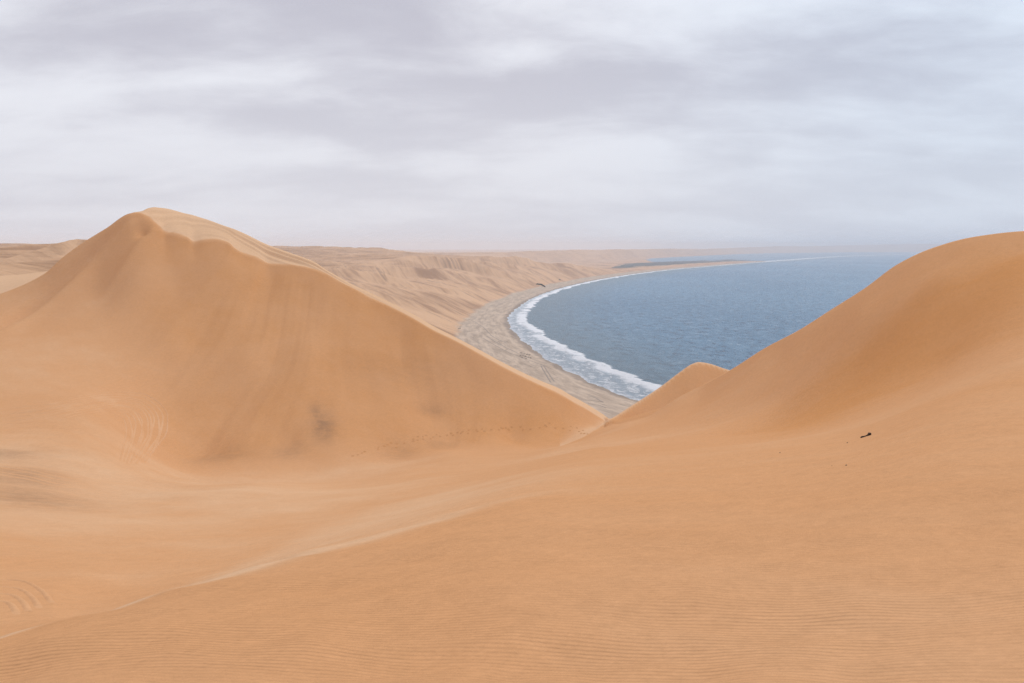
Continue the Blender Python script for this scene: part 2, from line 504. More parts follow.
def coast_z(az, r):
    x, y = r * np.sin(az), r * np.cos(az)
    U, V = shore(x, y)
    inl = -V
    px = az2px(az)
    inl = inl + 3.0 * perlin(U / 34.0, np.full_like(U, 1.7)) + 1.6 * perlin(U / 11.0, np.full_like(U, 2.9))
    w = 52.0 + 7.0 * perlin(U / 210.0, np.full_like(U, 0.4)) + 30 * sstep(1100, 700, r)
    beach = np.where(inl < 0, np.maximum(inl * 0.06, -6.0), 2.2 * (1 - np.exp(-np.maximum(inl, 0) / 28.0)))
    s = np.maximum(inl - w, 0)
    # seaward face, then the dune field behind it
    top = 50 + 12 * perlin(x / 420.0, y / 420.0 + 7) + 45 * sstep(180, 1200, s)
    face = top * (1 - np.exp(-(s / 150.0) ** 1.15))
    wx = x + 60 * perlin(x / 260.0, y / 260.0)
    wy = y + 60 * perlin(x / 260.0 + 40, y / 260.0)

    def ridged(sx, sy, ox):
        n = perlin(wx / sx + ox, wy / sy - ox)
        return 1 - np.sqrt(np.abs(n) ** 2 + 0.002) * 2.0
    ph = (0.75 * U + 0.55 * s + 110 * perlin(x / 330.0 + 5, y / 330.0) + 30 * perlin(x / 110.0, y / 110.0 + 3)) / 250.0
    fr = ph - np.floor(ph)
    wave = np.where(fr < 0.22, sstep(0, 0.22, fr), np.clip(1 - (fr - 0.22) / 0.78, 0, 1) ** 1.2)
    amp = 22 * np.clip(0.75 + 0.8 * perlin(x / 400.0 + 9, y / 400.0), 0.15, 1.4)
    ph2 = (0.8 * U + 0.4 * s + 60 * perlin(x / 150.0 + 1, y / 150.0 + 6)) / 95.0
    fr2 = ph2 - np.floor(ph2)
    wave2 = np.where(fr2 < 0.3, sstep(0, 0.3, fr2), np.clip(1 - (fr2 - 0.3) / 0.7, 0, 1) ** 1.3)
    dune = amp * (wave - 0.45) * 1.6 + 4.5 * (wave2 - 0.4) * np.clip(0.5 + perlin(x / 200.0, y / 200.0 + 8), 0, 1.2) + 7 * ridged(300.0, 420.0, 3.1) + 3.0 * ridged(140.0, 190.0, 9.7) + 1.2 * ridged(60.0, 80.0, 21.7)
    dune = dune * sstep(10, 200, s)
    # oblique drifts and gullies down the face
    ob = (U - 1.5 * s)
    gul = 3.4 * ridged_1(ob / 105.0 + 0.6 * perlin(U / 200.0, s / 90.0), s / 260.0) + 1.4 * ridged_1(ob / 36.0 + 0.5 * perlin(U / 60, s / 50), s / 120.0 + 5)
    gul = gul * sstep(5, 70, s) * (1 - sstep(170, 380, s))
    headland = 1 - sstep(3000, 4050, y + 0.15 * x)
    land = (face + dune * 0.8 + gul - 6 * sstep(60, 400, s)) * headland
    land = np.where(land > 85, 85 + 0.6 * (land - 85), land)
    near_fade = sstep(430, 980, r) * sstep(R(-75), R(-40), az) + 0.0
    z = beach + np.maximum(land, 0) * near_fade
    # beyond the headland: a low sand spit with a lagoon behind it
    spitw = (590 + 130 * perlin(U / 1500.0, np.full_like(U, 3.7))) * (1 - 0.82 * sstep(5000, 7600, y))
    lag = sstep(spitw, spitw + 140, inl) * sstep(4700, 5100, y)
    lens = 640 + 70 * ((r - 6600) / 1700.0) ** 2 * (r < 6600)
    lag = np.maximum(lag, sstep(5900, 6700, y)) * sstep(-6, 14, px - lens + 6 * perlin(x / 300.0, y / 500.0))
    z = z * (1 - lag) - 1.2 * lag
    # far dunes across the lagoon
    rb = np.interp(px, [p[0] for p in FAR_BASE], [p[1] for p in FAR_BASE])
    _, te = pix([p[0] for p in FAR_TOP], [p[1] for p in FAR_TOP])
    ztop = CAM[2] + rb * 1.09 * np.interp(px, [p[0] for p in FAR_TOP], te)
    k = (r - rb) / (0.09 * rb)
    far = ztop * sstep(0, 1, k) * (0.86 + 0.14 * ridged_1(x / 900.0, y / 900.0)) + 1.5 * sstep(-0.6, 0, k) * (k > -0.8) - 2.0 * (k < -0.6) - 9 * (k < -0.8)
    far = np.where(k > 1.0, np.maximum(ztop * 0.96, 0) * (1 - 0.5 * sstep(1, 5, k)), far)
    far = far + 7 * ridged_1(x / 420.0 + 8, y / 600.0) * sstep(0.1, 0.5, k)
    z = np.where((y > 4000) & (inl > spitw * 0.9), np.maximum(z, far), z)
    # dunes on the land side at the far left of the view
    for pts, fs, bs, wob in (
            ([(-900, 290, 470), (-200, 272, 470), (0, 266.5, 470), (40, 262, 470), (75, 250, 476), (110, 240, 480), (190, 250, 480)], 0.20, 0.30, 1.0),
            ([(-900, 256, 900), (-200, 250, 880), (-60, 245, 860), (-10, 245.5, 850), (15, 244.2, 850), (30, 243.6, 860), (60, 243.9, 870), (85, 247, 880), (160, 252, 900), (230, 258, 900)], 0.30, 0.10, 2.0),
            ([(-60, 275, 700), (20, 256, 700), (62, 245, 700), (80, 241.8, 710), (110, 243, 720), (180, 250, 740), (240, 262, 760)], 0.25, 0.15, 2.0)):
        q = ridge_polar(az, r, pts, fs, bs) + wob * 1.2 * fbm(x / 60.0, y / 60.0, 3)
        z = np.where((az < pix(245, 250)[0]), smax(z, q, 1.5), z)
    return z, U, V, w


def ridged_1(a, b):
    n = perlin(a, b)
    return 1 - 2.0 * np.sqrt(n * n + 0.003)


def surface(az, r):
    zn, t, rc = near_z(az, r)
    zn = near_detail(az, r, zn, t)
    zc_, U, V, w = coast_z(az, r)
    far = sstep(300, 440, r)
    z = np.where(t > 0, np.where(r < 445, smax(zn - 40 * far, zc_ * sstep(280, 440, r) - 30 * (1 - sstep(280, 440, r)), 1.0), zc_), zn)
    return z, t, U, V, w


def hit(px, py):
    """first point of the ground along a line of sight"""
    a, e = pix(px, py)
    a, e = float(a), float(e)
    for r0, r1, n, near in ((3.0, 300.0, 500, True), (430.0, 6000.0, 500, False)):
        for _ in range(2):
            rs = np.geomspace(r0, r1, n)
            az = np.full(rs.shape, a)
            if near:
                z, t, _rc = near_z(az, rs)
                z = near_detail(az, rs, z, t)
            else:
                z = coast_z(az, rs)[0]
            ok = z >= CAM[2] + rs * e
            if not ok.any():
                break
            i = max(int(np.argmax(ok)), 1)
            r0, r1, n = rs[i - 1], rs[i], 24
        else:
            return np.array((r1 * math.sin(a), r1 * math.cos(a), z[i]))
    raise ValueError('line of sight %s %s meets no ground' % (px, py))


R_SEAM = 445.0


def z_at(x, y):
    x, y = np.atleast_1d(np.asarray(x, float)), np.atleast_1d(np.asarray(y, float))
    if np.hypot(x, y).max() < 300:
        az, r = np.arctan2(x, y), np.hypot(x, y)
        z, t, _rc = near_z(az, r)
        return near_detail(az, r, z, t)
    if np.hypot(x, y).min() > R_SEAM:
        return coast_z(np.arctan2(x, y), np.hypot(x, y))[0]
    return surface(np.arctan2(x, y), np.hypot(x, y))[0]


# ------------------------------------------------------------------ mesh helpers
def mesh_from(name, verts, faces, material, attrs=None, parent=None, smooth=True):
    me = bpy.data.meshes.new(name)
    verts = np.asarray(verts, np.float32)
    if isinstance(faces, np.ndarray):
        n = faces.shape[1]
        me.vertices.add(len(verts))
        me.vertices.foreach_set('co', verts.ravel())
        me.loops.add(faces.size)
        me.loops.foreach_set('vertex_index', faces.astype(np.int32).ravel())
        me.polygons.add(len(faces))
        me.polygons.foreach_set('loop_start', np.arange(0, faces.size, n, dtype=np.int32))
        me.polygons.foreach_set('loop_total', np.full(len(faces), n, np.int32))
        me.update(calc_edges=True)
    else:
        me.from_pydata([tuple(map(float, v)) for v in verts], [], faces)
        me.update()
    me.polygons.foreach_set('use_smooth', np.full(len(me.polygons), smooth, bool))
    for k, v in (attrs or {}).items():
        a = me.attributes.new(k, 'FLOAT', 'POINT')
        a.data.foreach_set('value', np.asarray(v, np.float32).ravel())
    me.materials.append(material)
    ob = bpy.data.objects.new(name, me)
    col.objects.link(ob)
    if parent:
        ob.parent = parent
    return ob


def compact(verts, faces, attrs):
    used = np.zeros(len(verts), bool)
    used[faces.ravel()] = True
    idx = np.cumsum(used) - 1
    return verts[used], idx[faces], {k: v[used] for k, v in attrs.items()}


def grid_faces(nr, nc):
    i = np.arange(nr * nc).reshape(nr, nc)
    return np.stack([i[:-1, :-1], i[:-1, 1:], i[1:, 1:], i[1:, :-1]], -1).reshape(-1, 4)[:, ::-1]


def structure(ob):
    ob['kind'] = 'structure'
    return ob


def new_mat(name):
    m = bpy.data.materials.new(name)
    m.use_nodes = True
    t = m.node_tree
    b = t.nodes['Principled BSDF']
    return m, t, b


def attr(t, name):
    return N(t, 'ShaderNodeAttribute', attribute_name=name).outputs['Fac']


# ------------------------------------------------------------------ materials
SAND_PALE = (0.665, 0.425, 0.255)
SAND_MID = (0.592, 0.310, 0.150)
SAND_RUST = (0.545, 0.254, 0.096)  # rusty sand, also the colour that painted dune shade takes on
SAND_STAIN = (0.285, 0.160, 0.092)


def sand_material():
    m, t, b = new_mat('dune_sand')
    geo = N(t, 'ShaderNodeNewGeometry')
    P = geo.outputs['Position']
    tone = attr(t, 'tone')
    stain = attr(t, 'stain')
    n1 = noise(t, P, 0.035, 5, 0.6)
    n2 = noise(t, mapping(t, P, (1, 0.35, 1), (0, 0, R(35))), 0.30, 5, 0.65)
    n3 = mathn(t, 'ADD', mathn(t, 'MULTIPLY', noise(t, P, 7.0, 7, 0.85), 0.5), mathn(t, 'MULTIPLY', noise(t, mapping(t, P, (1.0, 0.45, 1.0), (0, 0, R(-20)), (3, 7, 1)), 2.2, 8, 0.9), 0.5))
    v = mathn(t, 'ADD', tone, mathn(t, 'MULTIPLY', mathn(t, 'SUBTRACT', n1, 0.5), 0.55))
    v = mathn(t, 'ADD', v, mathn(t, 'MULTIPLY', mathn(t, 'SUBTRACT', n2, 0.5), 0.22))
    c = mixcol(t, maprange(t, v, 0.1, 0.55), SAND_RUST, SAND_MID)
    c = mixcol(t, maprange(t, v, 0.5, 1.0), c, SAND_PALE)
    st = mathn(t, 'MULTIPLY', stain, maprange(t, noise(t, P, 0.45, 6, 0.72), 0.22, 0.66, 0.25, 0.85), True)
    c = mixcol(t, st, c, SAND_STAIN)
    grain = maprange(t, n3, 0.36, 0.64, 0.87, 1.12, False)
    g = N(t, 'ShaderNodeVectorMath', operation='SCALE')
    L(t, c, g.inputs[0])
    L(t, grain, g.inputs['Scale'])
    # coarse dark grains gather in the troughs of the ripples
    wv = N(t, 'ShaderNodeTexWave', wave_type='BANDS', bands_direction='Y', wave_profile='SIN')
    wv.inputs['Scale'].default_value = 0.314 / 0.115
    wv.inputs['Distortion'].default_value = 3.4
    wv.inputs['Detail'].default_value = 2.5
    wv.inputs['Detail Scale'].default_value = 0.55
    wv.inputs['Detail Roughness'].default_value = 0.55
    L(t, mapping(t, P, (1, 1, 1e-4), (0, 0, R(-14))), wv.inputs['Vector'])
    amp = mathn(t, 'MULTIPLY', attr(t, 'ripple'), maprange(t, noise(t, P, 0.22, 3, 0.6), 0.38, 0.62, 0.25, 1.0))
    L(t, g.outputs[0], b.inputs['Base Color'])
    b.inputs['Roughness'].default_value = 0.95
    b.inputs['Specular IOR Level'].default_value = 0.0
    h = mathn(t, 'MULTIPLY', mathn(t, 'MULTIPLY', wv.outputs['Fac'], amp), 0.018)
    h = mathn(t, 'ADD', h, mathn(t, 'MULTIPLY', noise(t, P, 4.0, 8, 0.8), 0.020))
    h = mathn(t, 'ADD', h, mathn(t, 'MULTIPLY', noise(t, mapping(t, P, (1, 0.6, 1), (0, 0, R(30))), 1.1, 6, 0.7), 0.035))
    bp = N(t, 'ShaderNodeBump')
    bp.inputs['Strength'].default_value = 0.9
    bp.inputs['Distance'].default_value = 1.0
    L(t, h, bp.inputs['Height'])
    L(t, bp.outputs[0], b.inputs['Normal'])
    return m


def coast_material():
    m, t, b = new_mat('coast_sand')
    geo = N(t, 'ShaderNodeNewGeometry')
    P = geo.outputs['Position']
    inl, U, wid = attr(t, 'inland'), attr(t, 'along'), attr(t, 'width')
    cv = N(t, 'ShaderNodeCombineXYZ')
    L(t, U, cv.inputs[0])
    L(t, inl, cv.inputs[1])
    UV = cv.outputs[0]
    # dune sand of the coast, with darker mineral drifts lying oblique to the face
    ob = N(t, 'ShaderNodeCombineXYZ')
    L(t, mathn(t, 'SUBTRACT', U, mathn(t, 'MULTIPLY', inl, 1.5)), ob.inputs[0])
    L(t, inl, ob.inputs[1])
    d1 = noise(t, mapping(t, ob.outputs[0], (0.010, 0.006, 1)), 1.0, 6, 0.62, 0.6)
    d2 = noise(t, mapping(t, ob.outputs[0], (0.065, 0.009, 1)), 1.0, 5, 0.65, 0.4)
    d3 = noise(t, P, 0.006, 5, 0.6)
    flat = maprange(t, mathn(t, 'SUBTRACT', inl, wid), 190.0, 420.0)       # behind the face the drifts lose their slant
    pl = noise(t, mapping(t, P, (0.010, 0.007, 1), (0, 0, R(-25))), 1.0, 6, 0.6, 0.5)
    pl2 = noise(t, mapping(t, P, (0.030, 0.012, 1), (0, 0, R(60))), 1.0, 5, 0.6, 0.5)

    def lerp(a, b):
        return mathn(t, 'ADD', mathn(t, 'MULTIPLY', a, mathn(t, 'SUBTRACT', 1.0, flat)), mathn(t, 'MULTIPLY', b, flat))
    d1, d2 = lerp(d1, pl), lerp(d2, pl2)
    mixv = mathn(t, 'ADD', mathn(t, 'MULTIPLY', d1, 0.5), mathn(t, 'ADD', mathn(t, 'MULTIPLY', d2, 0.25), mathn(t, 'MULTIPLY', d3, 0.25)))
    c = mixcol(t, maprange(t, mixv, 0.42, 0.54), (0.360, 0.200, 0.110), (0.610, 0.372, 0.213))  # sand variation, its dark end deepened to stand in for dune shading
    dark = mathn(t, 'MULTIPLY', maprange(t, d2, 0.50, 0.62), maprange(t, d1, 0.46, 0.60))
    c = mixcol(t, mathn(t, 'MULTIPLY', dark, 0.55), c, (0.170, 0.095, 0.062))
    # beach: grey-beige with wrack lines, wet at the edge
    b1 = noise(t, mapping(t, UV, (0.020, 0.14, 1)), 1.0, 7, 0.7, 0.5)
    b2 = noise(t, mapping(t, UV, (0.06, 0.40, 1), (0, 0, R(6))), 1.0, 6, 0.75, 0.6)
    b3 = noise(t, P, 0.35, 4, 0.7)
    bc = mixcol(t, maprange(t, b1, 0.35, 0.65), (0.370, 0.280, 0.208), (0.560, 0.434, 0.328))
    bc = mixcol(t, mathn(t, 'MULTIPLY', maprange(t, b2, 0.54, 0.66), 0.55), bc, (0.180, 0.140, 0.115))
    bc = mixcol(t, mathn(t, 'MULTIPLY', maprange(t, b3, 0.60, 0.75), 0.35), bc, (0.150, 0.120, 0.100))
    wetw = maprange(t, noise(t, mapping(t, UV, (0.03, 1e-5, 1)), 1.0, 3, 0.6), 0.3, 0.7, 1.0, 9.0, False)
    wet = mathn(t, 'SUBTRACT', 1.0, maprange(t, mathn(t, 'SUBTRACT', inl, wetw), -2.5, 3.0))
    bc = mixcol(t, mathn(t, 'MULTIPLY', wet, 0.55), bc, (0.150, 0.120, 0.105))
    jag = mathn(t, 'MULTIPLY', mathn(t, 'SUBTRACT', noise(t, mapping(t, UV, (0.02, 0.02, 1)), 1.0, 5, 0.65), 0.5), 26.0)
    edge = mathn(t, 'SUBTRACT', mathn(t, 'ADD', inl, jag), wid)
    c = mixcol(t, maprange(t, edge, -5.0, 6.0), bc, c)
    L(t, c, b.inputs['Base Color'])
    b.inputs['Roughness'].default_value = 0.92
    b.inputs['Specular IOR Level'].default_value = 0.15
    bp = N(t, 'ShaderNodeBump')
    bp.inputs['Strength'].default_value = 0.8
    bp.inputs['Distance'].default_value = 1.0
    L(t, mathn(t, 'ADD', mathn(t, 'MULTIPLY', d2, 2.2), mathn(t, 'MULTIPLY', noise(t, P, 0.05, 5, 0.65), 1.6)), bp.inputs['Height'])
    L(t, bp.outputs[0], b.inputs['Normal'])
    return m


def sea_material():
    m, t, b = new_mat('sea_water')
    geo = N(t, 'ShaderNodeNewGeometry')
    P = geo.outputs['Position']
    off, U = attr(t, 'offshore'), attr(t, 'along')
    cv = N(t, 'ShaderNodeCombineXYZ')
    L(t, U, cv.inputs[0])
    L(t, off, cv.inputs[1])
    UV = cv.outputs[0]
    # colour of the water: wind patches, paler over the shallows
    w1 = noise(t, mapping(t, P, (0.0022, 0.0011, 1), (0, 0, R(10))), 1.0, 6, 0.6, 0.5)
    w2 = noise(t, mapping(t, P, (0.110, 0.045, 1), (0, 0, R(9))), 1.0, 9, 0.86, 0.4)
    c = mixcol(t, maprange(t, w1, 0.35, 0.65), (0.058, 0.195, 0.328), (0.096, 0.252, 0.392))
    c = mixcol(t, maprange(t, w2, 0.50, 0.60), c, (0.020, 0.075, 0.150))
    c = mixcol(t, maprange(t, w2, 0.48, 0.37), c, (0.260, 0.370, 0.480))
    sh = mathn(t, 'SUBTRACT', 1.0, maprange(t, off, 10.0, 170.0))
    c = mixcol(t, mathn(t, 'MULTIPLY', sh, 0.65), c, (0.130, 0.190, 0.215))
    # foam: the lace of the swash and the line of breakers outside it
    bl = attr(t, 'breaker')
    wob = mathn(t, 'MULTIPLY', mathn(t, 'SUBTRACT', noise(t, mapping(t, UV, (0.009, 1e-5, 1)), 1.0, 5, 0.62), 0.5), 34.0)
    wob2 = mathn(t, 'MULTIPLY', mathn(t, 'SUBTRACT', noise(t, mapping(t, UV, (0.10, 0.06, 1)), 1.0, 5, 0.7), 0.5), 9.0)
    q = mathn(t, 'ADD', mathn(t, 'SUBTRACT', off, bl), mathn(t, 'ADD', wob, wob2))
    front = maprange(t, q, 7.0, 1.5)
    rear = maprange(t, q, -16.0, -1.0)
    brk = mathn(t, 'MULTIPLY', front, rear)
    lacen = noise(t, mapping(t, UV, (0.06, 0.16, 1)), 1.0, 6, 0.72, 1.2)
    inner = mathn(t, 'MULTIPLY', maprange(t, q, 4.0, -2.0), 1.0)
    lace = mathn(t, 'MULTIPLY', inner, maprange(t, lacen, 0.46, 0.62))
    gaps = maprange(t, noise(t, mapping(t, UV, (0.028, 0.02, 1)), 1.0, 5, 0.65), 0.31, 0.47)
    foam = mathn(t, 'MAXIMUM', maprange(t, mathn(t, 'MULTIPLY', brk, mathn(t, 'MULTIPLY', gaps, maprange(t, lacen, 0.30, 0.52, 0.50, 1.0))), 0.08, 0.85), mathn(t, 'MULTIPLY', lace, 0.85))
    swash = mathn(t, 'MULTIPLY', maprange(t, mathn(t, 'ADD', off, wob2), 9.0, 1.0), 0.55)
    foam = mathn(t, 'MAXIMUM', foam, mathn(t, 'MULTIPLY', swash, maprange(t, lacen, 0.36, 0.52)))
    shallow = mathn(t, 'MULTIPLY', inner, 0.55)
    c = mixcol(t, shallow, c, (0.470, 0.540, 0.600))
    c = mixcol(t, foam, c, (0.90, 0.91, 0.93))
    L(t, c, b.inputs['Base Color'])
    L(t, mathn(t, 'ADD', 0.34, mathn(t, 'MULTIPLY', foam, 0.5)), b.inputs['Roughness'])
    b.inputs['IOR'].default_value = 1.33
    b.inputs['Specular IOR Level'].default_value = 0.25
    bp = N(t, 'ShaderNodeBump')
    bp.inputs['Strength'].default_value = 1.0
    bp.inputs['Distance'].default_value = 1.0
    hh = mathn(t, 'ADD', mathn(t, 'MULTIPLY', w2, 3.2), mathn(t, 'MULTIPLY', noise(t, mapping(t, P, (0.25, 0.14, 1)), 1.0, 4, 0.7), 0.9))
    hh = mathn(t, 'ADD', hh, mathn(t, 'MULTIPLY', foam, 0.6))
    L(t, hh, bp.inputs['Height'])
    L(t, bp.outputs[0], b.inputs['Normal'])
    return m


def plain_material(name, c1, c2, scale, rough=0.9, bump=0.3):
    m, t, b = new_mat(name)
    geo = N(t, 'ShaderNodeNewGeometry')
    n = noise(t, geo.outputs['Position'], scale, 5, 0.65)
    L(t, mixcol(t, maprange(t, n, 0.3, 0.7), c1, c2), b.inputs['Base Color'])
    b.inputs['Roughness'].default_value = rough
    bp = N(t, 'ShaderNodeBump')
    bp.inputs['Strength'].default_value = bump
    bp.inputs['Distance'].default_value = 0.3 / scale
    L(t, n, bp.inputs['Height'])
    L(t, bp.outputs[0], b.inputs['Normal'])
    return m


M_SAND = sand_material()
M_COAST = coast_material()
M_SEA = sea_material()
M_WOOD = plain_material('weathered_wood', (0.020, 0.013, 0.010), (0.055, 0.035, 0.025), 30.0)
M_SCRUB = plain_material('scrub_leaf', (0.010, 0.012, 0.010), (0.030, 0.030, 0.022), 0.5)
M_MARSH = plain_material('marsh_plants', (0.016, 0.024, 0.028), (0.045, 0.052, 0.050), 0.01)
M_STONE = plain_material('dark_stone', (0.060, 0.045, 0.035), (0.140, 0.095, 0.070), 20.0)
M_KELP = plain_material('dry_kelp', (0.025, 0.020, 0.016), (0.070, 0.055, 0.040), 2.0)
M_TRACK = plain_material('pressed_sand', (0.255, 0.198, 0.155), (0.310, 0.243, 0.190), 0.5)

# ------------------------------------------------------------------ ground sheet
rows_near = np.concatenate([[0.02, 0.3, 0.7, 1.2, 1.7], np.geomspace(2.2, 60, 330, endpoint=False), [60.0]])
rows_far = np.concatenate([np.geomspace(R_SEAM, 4500, 360, endpoint=False), np.geomspace(4500, 25000, 170)])
cols = np.concatenate([np.linspace(-180, -90, 26, endpoint=False), np.linspace(-90, -31, 70, endpoint=False), np.linspace(-31, 31, 900, endpoint=False),
                       np.linspace(31, 90, 70, endpoint=False), np.linspace(90, 180, 27)])
cols = np.radians(cols)


def build_near():
    AZ, RR = np.meshgrid(cols, rows_near)
    azc = np.clip(cols, -2.2, 2.2)
    rc = crest_r(azc)
    tt = np.maximum(mono_interp(azc, T_az, T_t), 0.5) + 1.0
    u1, u2, u3 = np.linspace(0, 1, 380)[:, None], np.linspace(0, 1, 56)[1:, None], np.linspace(0, 1, 110)[1:, None]
    inner = 60.0 * (rc[None] / 60.0) ** u1
    top_ = rc[None] + tt[None] * u2
    outer = (rc + tt)[None] * (R_SEAM / (rc + tt)[None]) ** u3
    k60 = int(np.searchsorted(rows_near, 59.999))
    RR = np.concatenate([RR[:k60], inner, top_, outer])
    AZ = np.repeat(cols[None], len(RR), 0)
    Z, t, U, V, w = surface(AZ, RR)
    # behind the camera both sides meet
    bl = sstep(R(95), R(180), np.abs(AZ))
    Zm = 0.5 * (Z + Z[:, ::-1])
    Z = Z * (1 - bl) + Zm * bl
    X, Y = RR * np.sin(AZ), RR * np.cos(AZ)
    px = az2px(AZ)
    # tone: 0 rust, 0.5 ordinary, 1 pale sand, also carrying painted shade and sunlit rims;  stain: drifts of dark heavy sand
    tone = np.full_like(Z, 0.58)
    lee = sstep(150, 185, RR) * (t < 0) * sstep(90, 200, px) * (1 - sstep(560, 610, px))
    tone -= 0.20 * lee  # redder fine slip-face sand, which also stands in for the face's shade
    hol_shade = sstep(670, 830, px) * sstep(66, 108, RR) * (t < 0) * (1 - sstep(136, 150, RR))
    hol_shade = hol_shade * (1 - 0.5 * sstep(118, 132, RR))
    tone -= 0.32 * hol_shade  # shade of the right dune's hollow, painted into the sand tone
    tone += 0.13 * (1 - sstep(300, 520, px)) * sstep(45, 75, RR) * (1 - sstep(150, 172, RR)) * (t < 0)
    tone += 0.46 * sstep(0, 2.5, t) * (px < 606)  # paler coarse windward sand, lightened further as if sunlit
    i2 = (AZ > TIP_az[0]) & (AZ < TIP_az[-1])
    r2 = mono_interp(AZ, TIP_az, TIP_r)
    tone -= 0.16 * (t > 0) * (px > 612) * (RR < r2 - 1)  # shade painted on the near face of the tip
    tone += 0.35 * i2 * sstep(-1.6, -0.2, RR - r2) * (1 - sstep(6, 20, RR - r2))  # sunlit rim painted along the tip's crest
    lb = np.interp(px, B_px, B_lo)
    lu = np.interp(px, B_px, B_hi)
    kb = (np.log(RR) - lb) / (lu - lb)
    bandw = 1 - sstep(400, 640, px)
    tone += bandw * (0.17 * sstep(-0.04, 0.05, kb) * (1 - sstep(0.8, 1.2, kb)) + 0.14 * np.exp(-((kb - 0.03) / 0.07) ** 2))  # brink and wind slope painted lighter, as if catching the sun
    tone -= 0.10 * bandw * sstep(-2.5, -0.2, kb) * (1 - sstep(-0.12, 0.0, kb))  # shade painted just short of the brink line
    stain = np.zeros_like(Z)
    for sx, sr, wx, wr, s in ((323, 182, 12, 6.5, 1.1), (316, 190, 8, 4, 0.55), (432, 197, 14, 2.5, 0.40), (397, 171, 19, 8, 0.45), (440, 178, 16, 5, 0.35),
                              (290, 172, 18, 5, 0.5), (220, 174, 30, 5, 0.5), (20, 112, 45, 9, 0.55), (10, 94, 60, 7, 0.42), (0, 132, 50, 5, 0.55), (40, 90, 60, 10, 0.30), (400, 212, 60, 9, 0.25)):
        stain += s * np.exp(-((px - sx) / wx) ** 2 - ((RR - sr) / wr) ** 2)
    ripple = 1 - sstep(9, 32, RR)
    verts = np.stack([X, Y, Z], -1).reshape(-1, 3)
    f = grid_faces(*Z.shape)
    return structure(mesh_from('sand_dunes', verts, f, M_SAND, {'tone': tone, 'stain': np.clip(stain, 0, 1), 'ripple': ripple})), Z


dunes, ZN = build_near()


def build_coast():
    AZ, RR = np.meshgrid(cols, rows_far)
    Z, t, U, V, w = surface(AZ, RR)
    Z[0] = ZN[-1]
    X, Y = RR * np.sin(AZ), RR * np.cos(AZ)
    verts = np.stack([X, Y, Z], -1).reshape(-1, 3)
    at = {'inland': (-V).ravel(), 'along': U.ravel(), 'width': w.ravel()}
    f = grid_faces(*Z.shape)
    inl = (-V).ravel()[f].mean(1)
    wf = w.ravel()[f].mean(1)
    yf = Y.ravel()[f].mean(1)
    zf = Z.ravel()[f].mean(1)
    is_beach = (inl < wf + 2) & (yf < 3900) & (yf > -4000)
    is_flat = ~is_beach & (yf >= 3900) & (zf < 6)
    for name, mask in (('beach', is_beach), ('sand_spit', is_flat), ('coastal_dunes', ~is_beach & ~is_flat)):
        v, ff, a = compact(verts, f[mask], at)
        structure(mesh_from(name, v, ff, M_COAST, a))


build_coast()


def build_sea():
    rows = np.concatenate([np.geomspace(230, 2600, 560, endpoint=False), np.geomspace(2600, 24000, 220)])
    ca = np.radians(np.concatenate([np.linspace(-14, 30, 700, endpoint=False), np.linspace(30, 150, 80)]))
    AZ, RR = np.meshgrid(ca, rows)
    X, Y = RR * np.sin(AZ), RR * np.cos(AZ)
    U, V = shore(X, Y)
    V = V - 3.0 * perlin(U / 34.0, np.full_like(U, 1.7)) - 1.6 * perlin(U / 11.0, np.full_like(U, 2.9))
    u0 = SK[np.argmin(np.hypot(SX - _sx[6], SY - _sy[6]))]
    bl = np.interp(U - u0, [-400, 0, 120, 400, 700, 1100, 1800, 4000], [42, 40, 35, 27, 20, 15, 13, 12])
    # swell and the backs of the breakers
    q = V - bl
    Z = 0.12 * np.sin(V / 9.0 + 2 * perlin(U / 90.0, V / 60.0)) * sstep(15, 60, V) + 0.9 * np.exp(-((q + 1.5) / 4.0) ** 2) * (0.6 + 0.6 * perlin(U / 40.0, V / 40.0))
    Z *= 1 - sstep(2500, 5000, RR)
    verts = np.stack([X, Y, Z], -1).reshape(-1, 3)
    f = grid_faces(*Z.shape)
    keep = (V.ravel()[f].max(1) > -25) | (Y.ravel()[f].mean(1) > 3900)
    v, ff, a = compact(verts, f[keep], {'offshore': np.where(V < -60, 120.0, V).ravel(), 'along': U.ravel(), 'breaker': bl.ravel()})
    structure(mesh_from('sea', v, ff, M_SEA, a))


build_sea()


# ------------------------------------------------------------------ marsh behind the spit
def build_marsh():
    a0, a1 = pix(596, 265)[0], pix(800, 265)[0]
    AZ, RR = np.meshgrid(np.linspace(a0, a1, 260), np.geomspace(3950, 9000, 150))
    Z, U, V, w = coast_z(AZ, RR)
    X, Y = RR * np.sin(AZ), RR * np.cos(AZ)
    inl = -V
    n = fbm(U / 420.0, inl / 130.0, 4)
    band = sstep(170, 260, inl) * (1 - sstep(400, 640, inl)) * sstep(4000, 4350, Y) * (1 - sstep(6000, 8200, Y))
    band = band * sstep(a0, a0 + 0.045, AZ)
    m = band * (1.2 + 1.2 * n) - 0.55
    Zm = Z + np.clip(m * 9.0, -3, 1.6)
    verts = np.stack([X, Y, Zm], -1).reshape(-1, 3)
    f = grid_faces(*Z.shape)
    keep = m.ravel()[f].max(1) > -0.1
    v, ff, _ = compact(verts, f[keep], {})
    ob = mesh_from('marsh', v, ff, M_MARSH)
    ob['kind'] = 'stuff'


build_marsh()


# ------------------------------------------------------------------ tracks pressed into the ground
def smooth_path(pts, n):
    p = np.array(pts, float)
    k = np.concatenate([[0], np.cumsum(np.hypot(*np.diff(p, axis=0).T))])
    u = np.linspace(0, k[-1], n)
    return np.stack([mono_interp(u, k, p[:, 0]), mono_interp(u, k, p[:, 1])], -1)


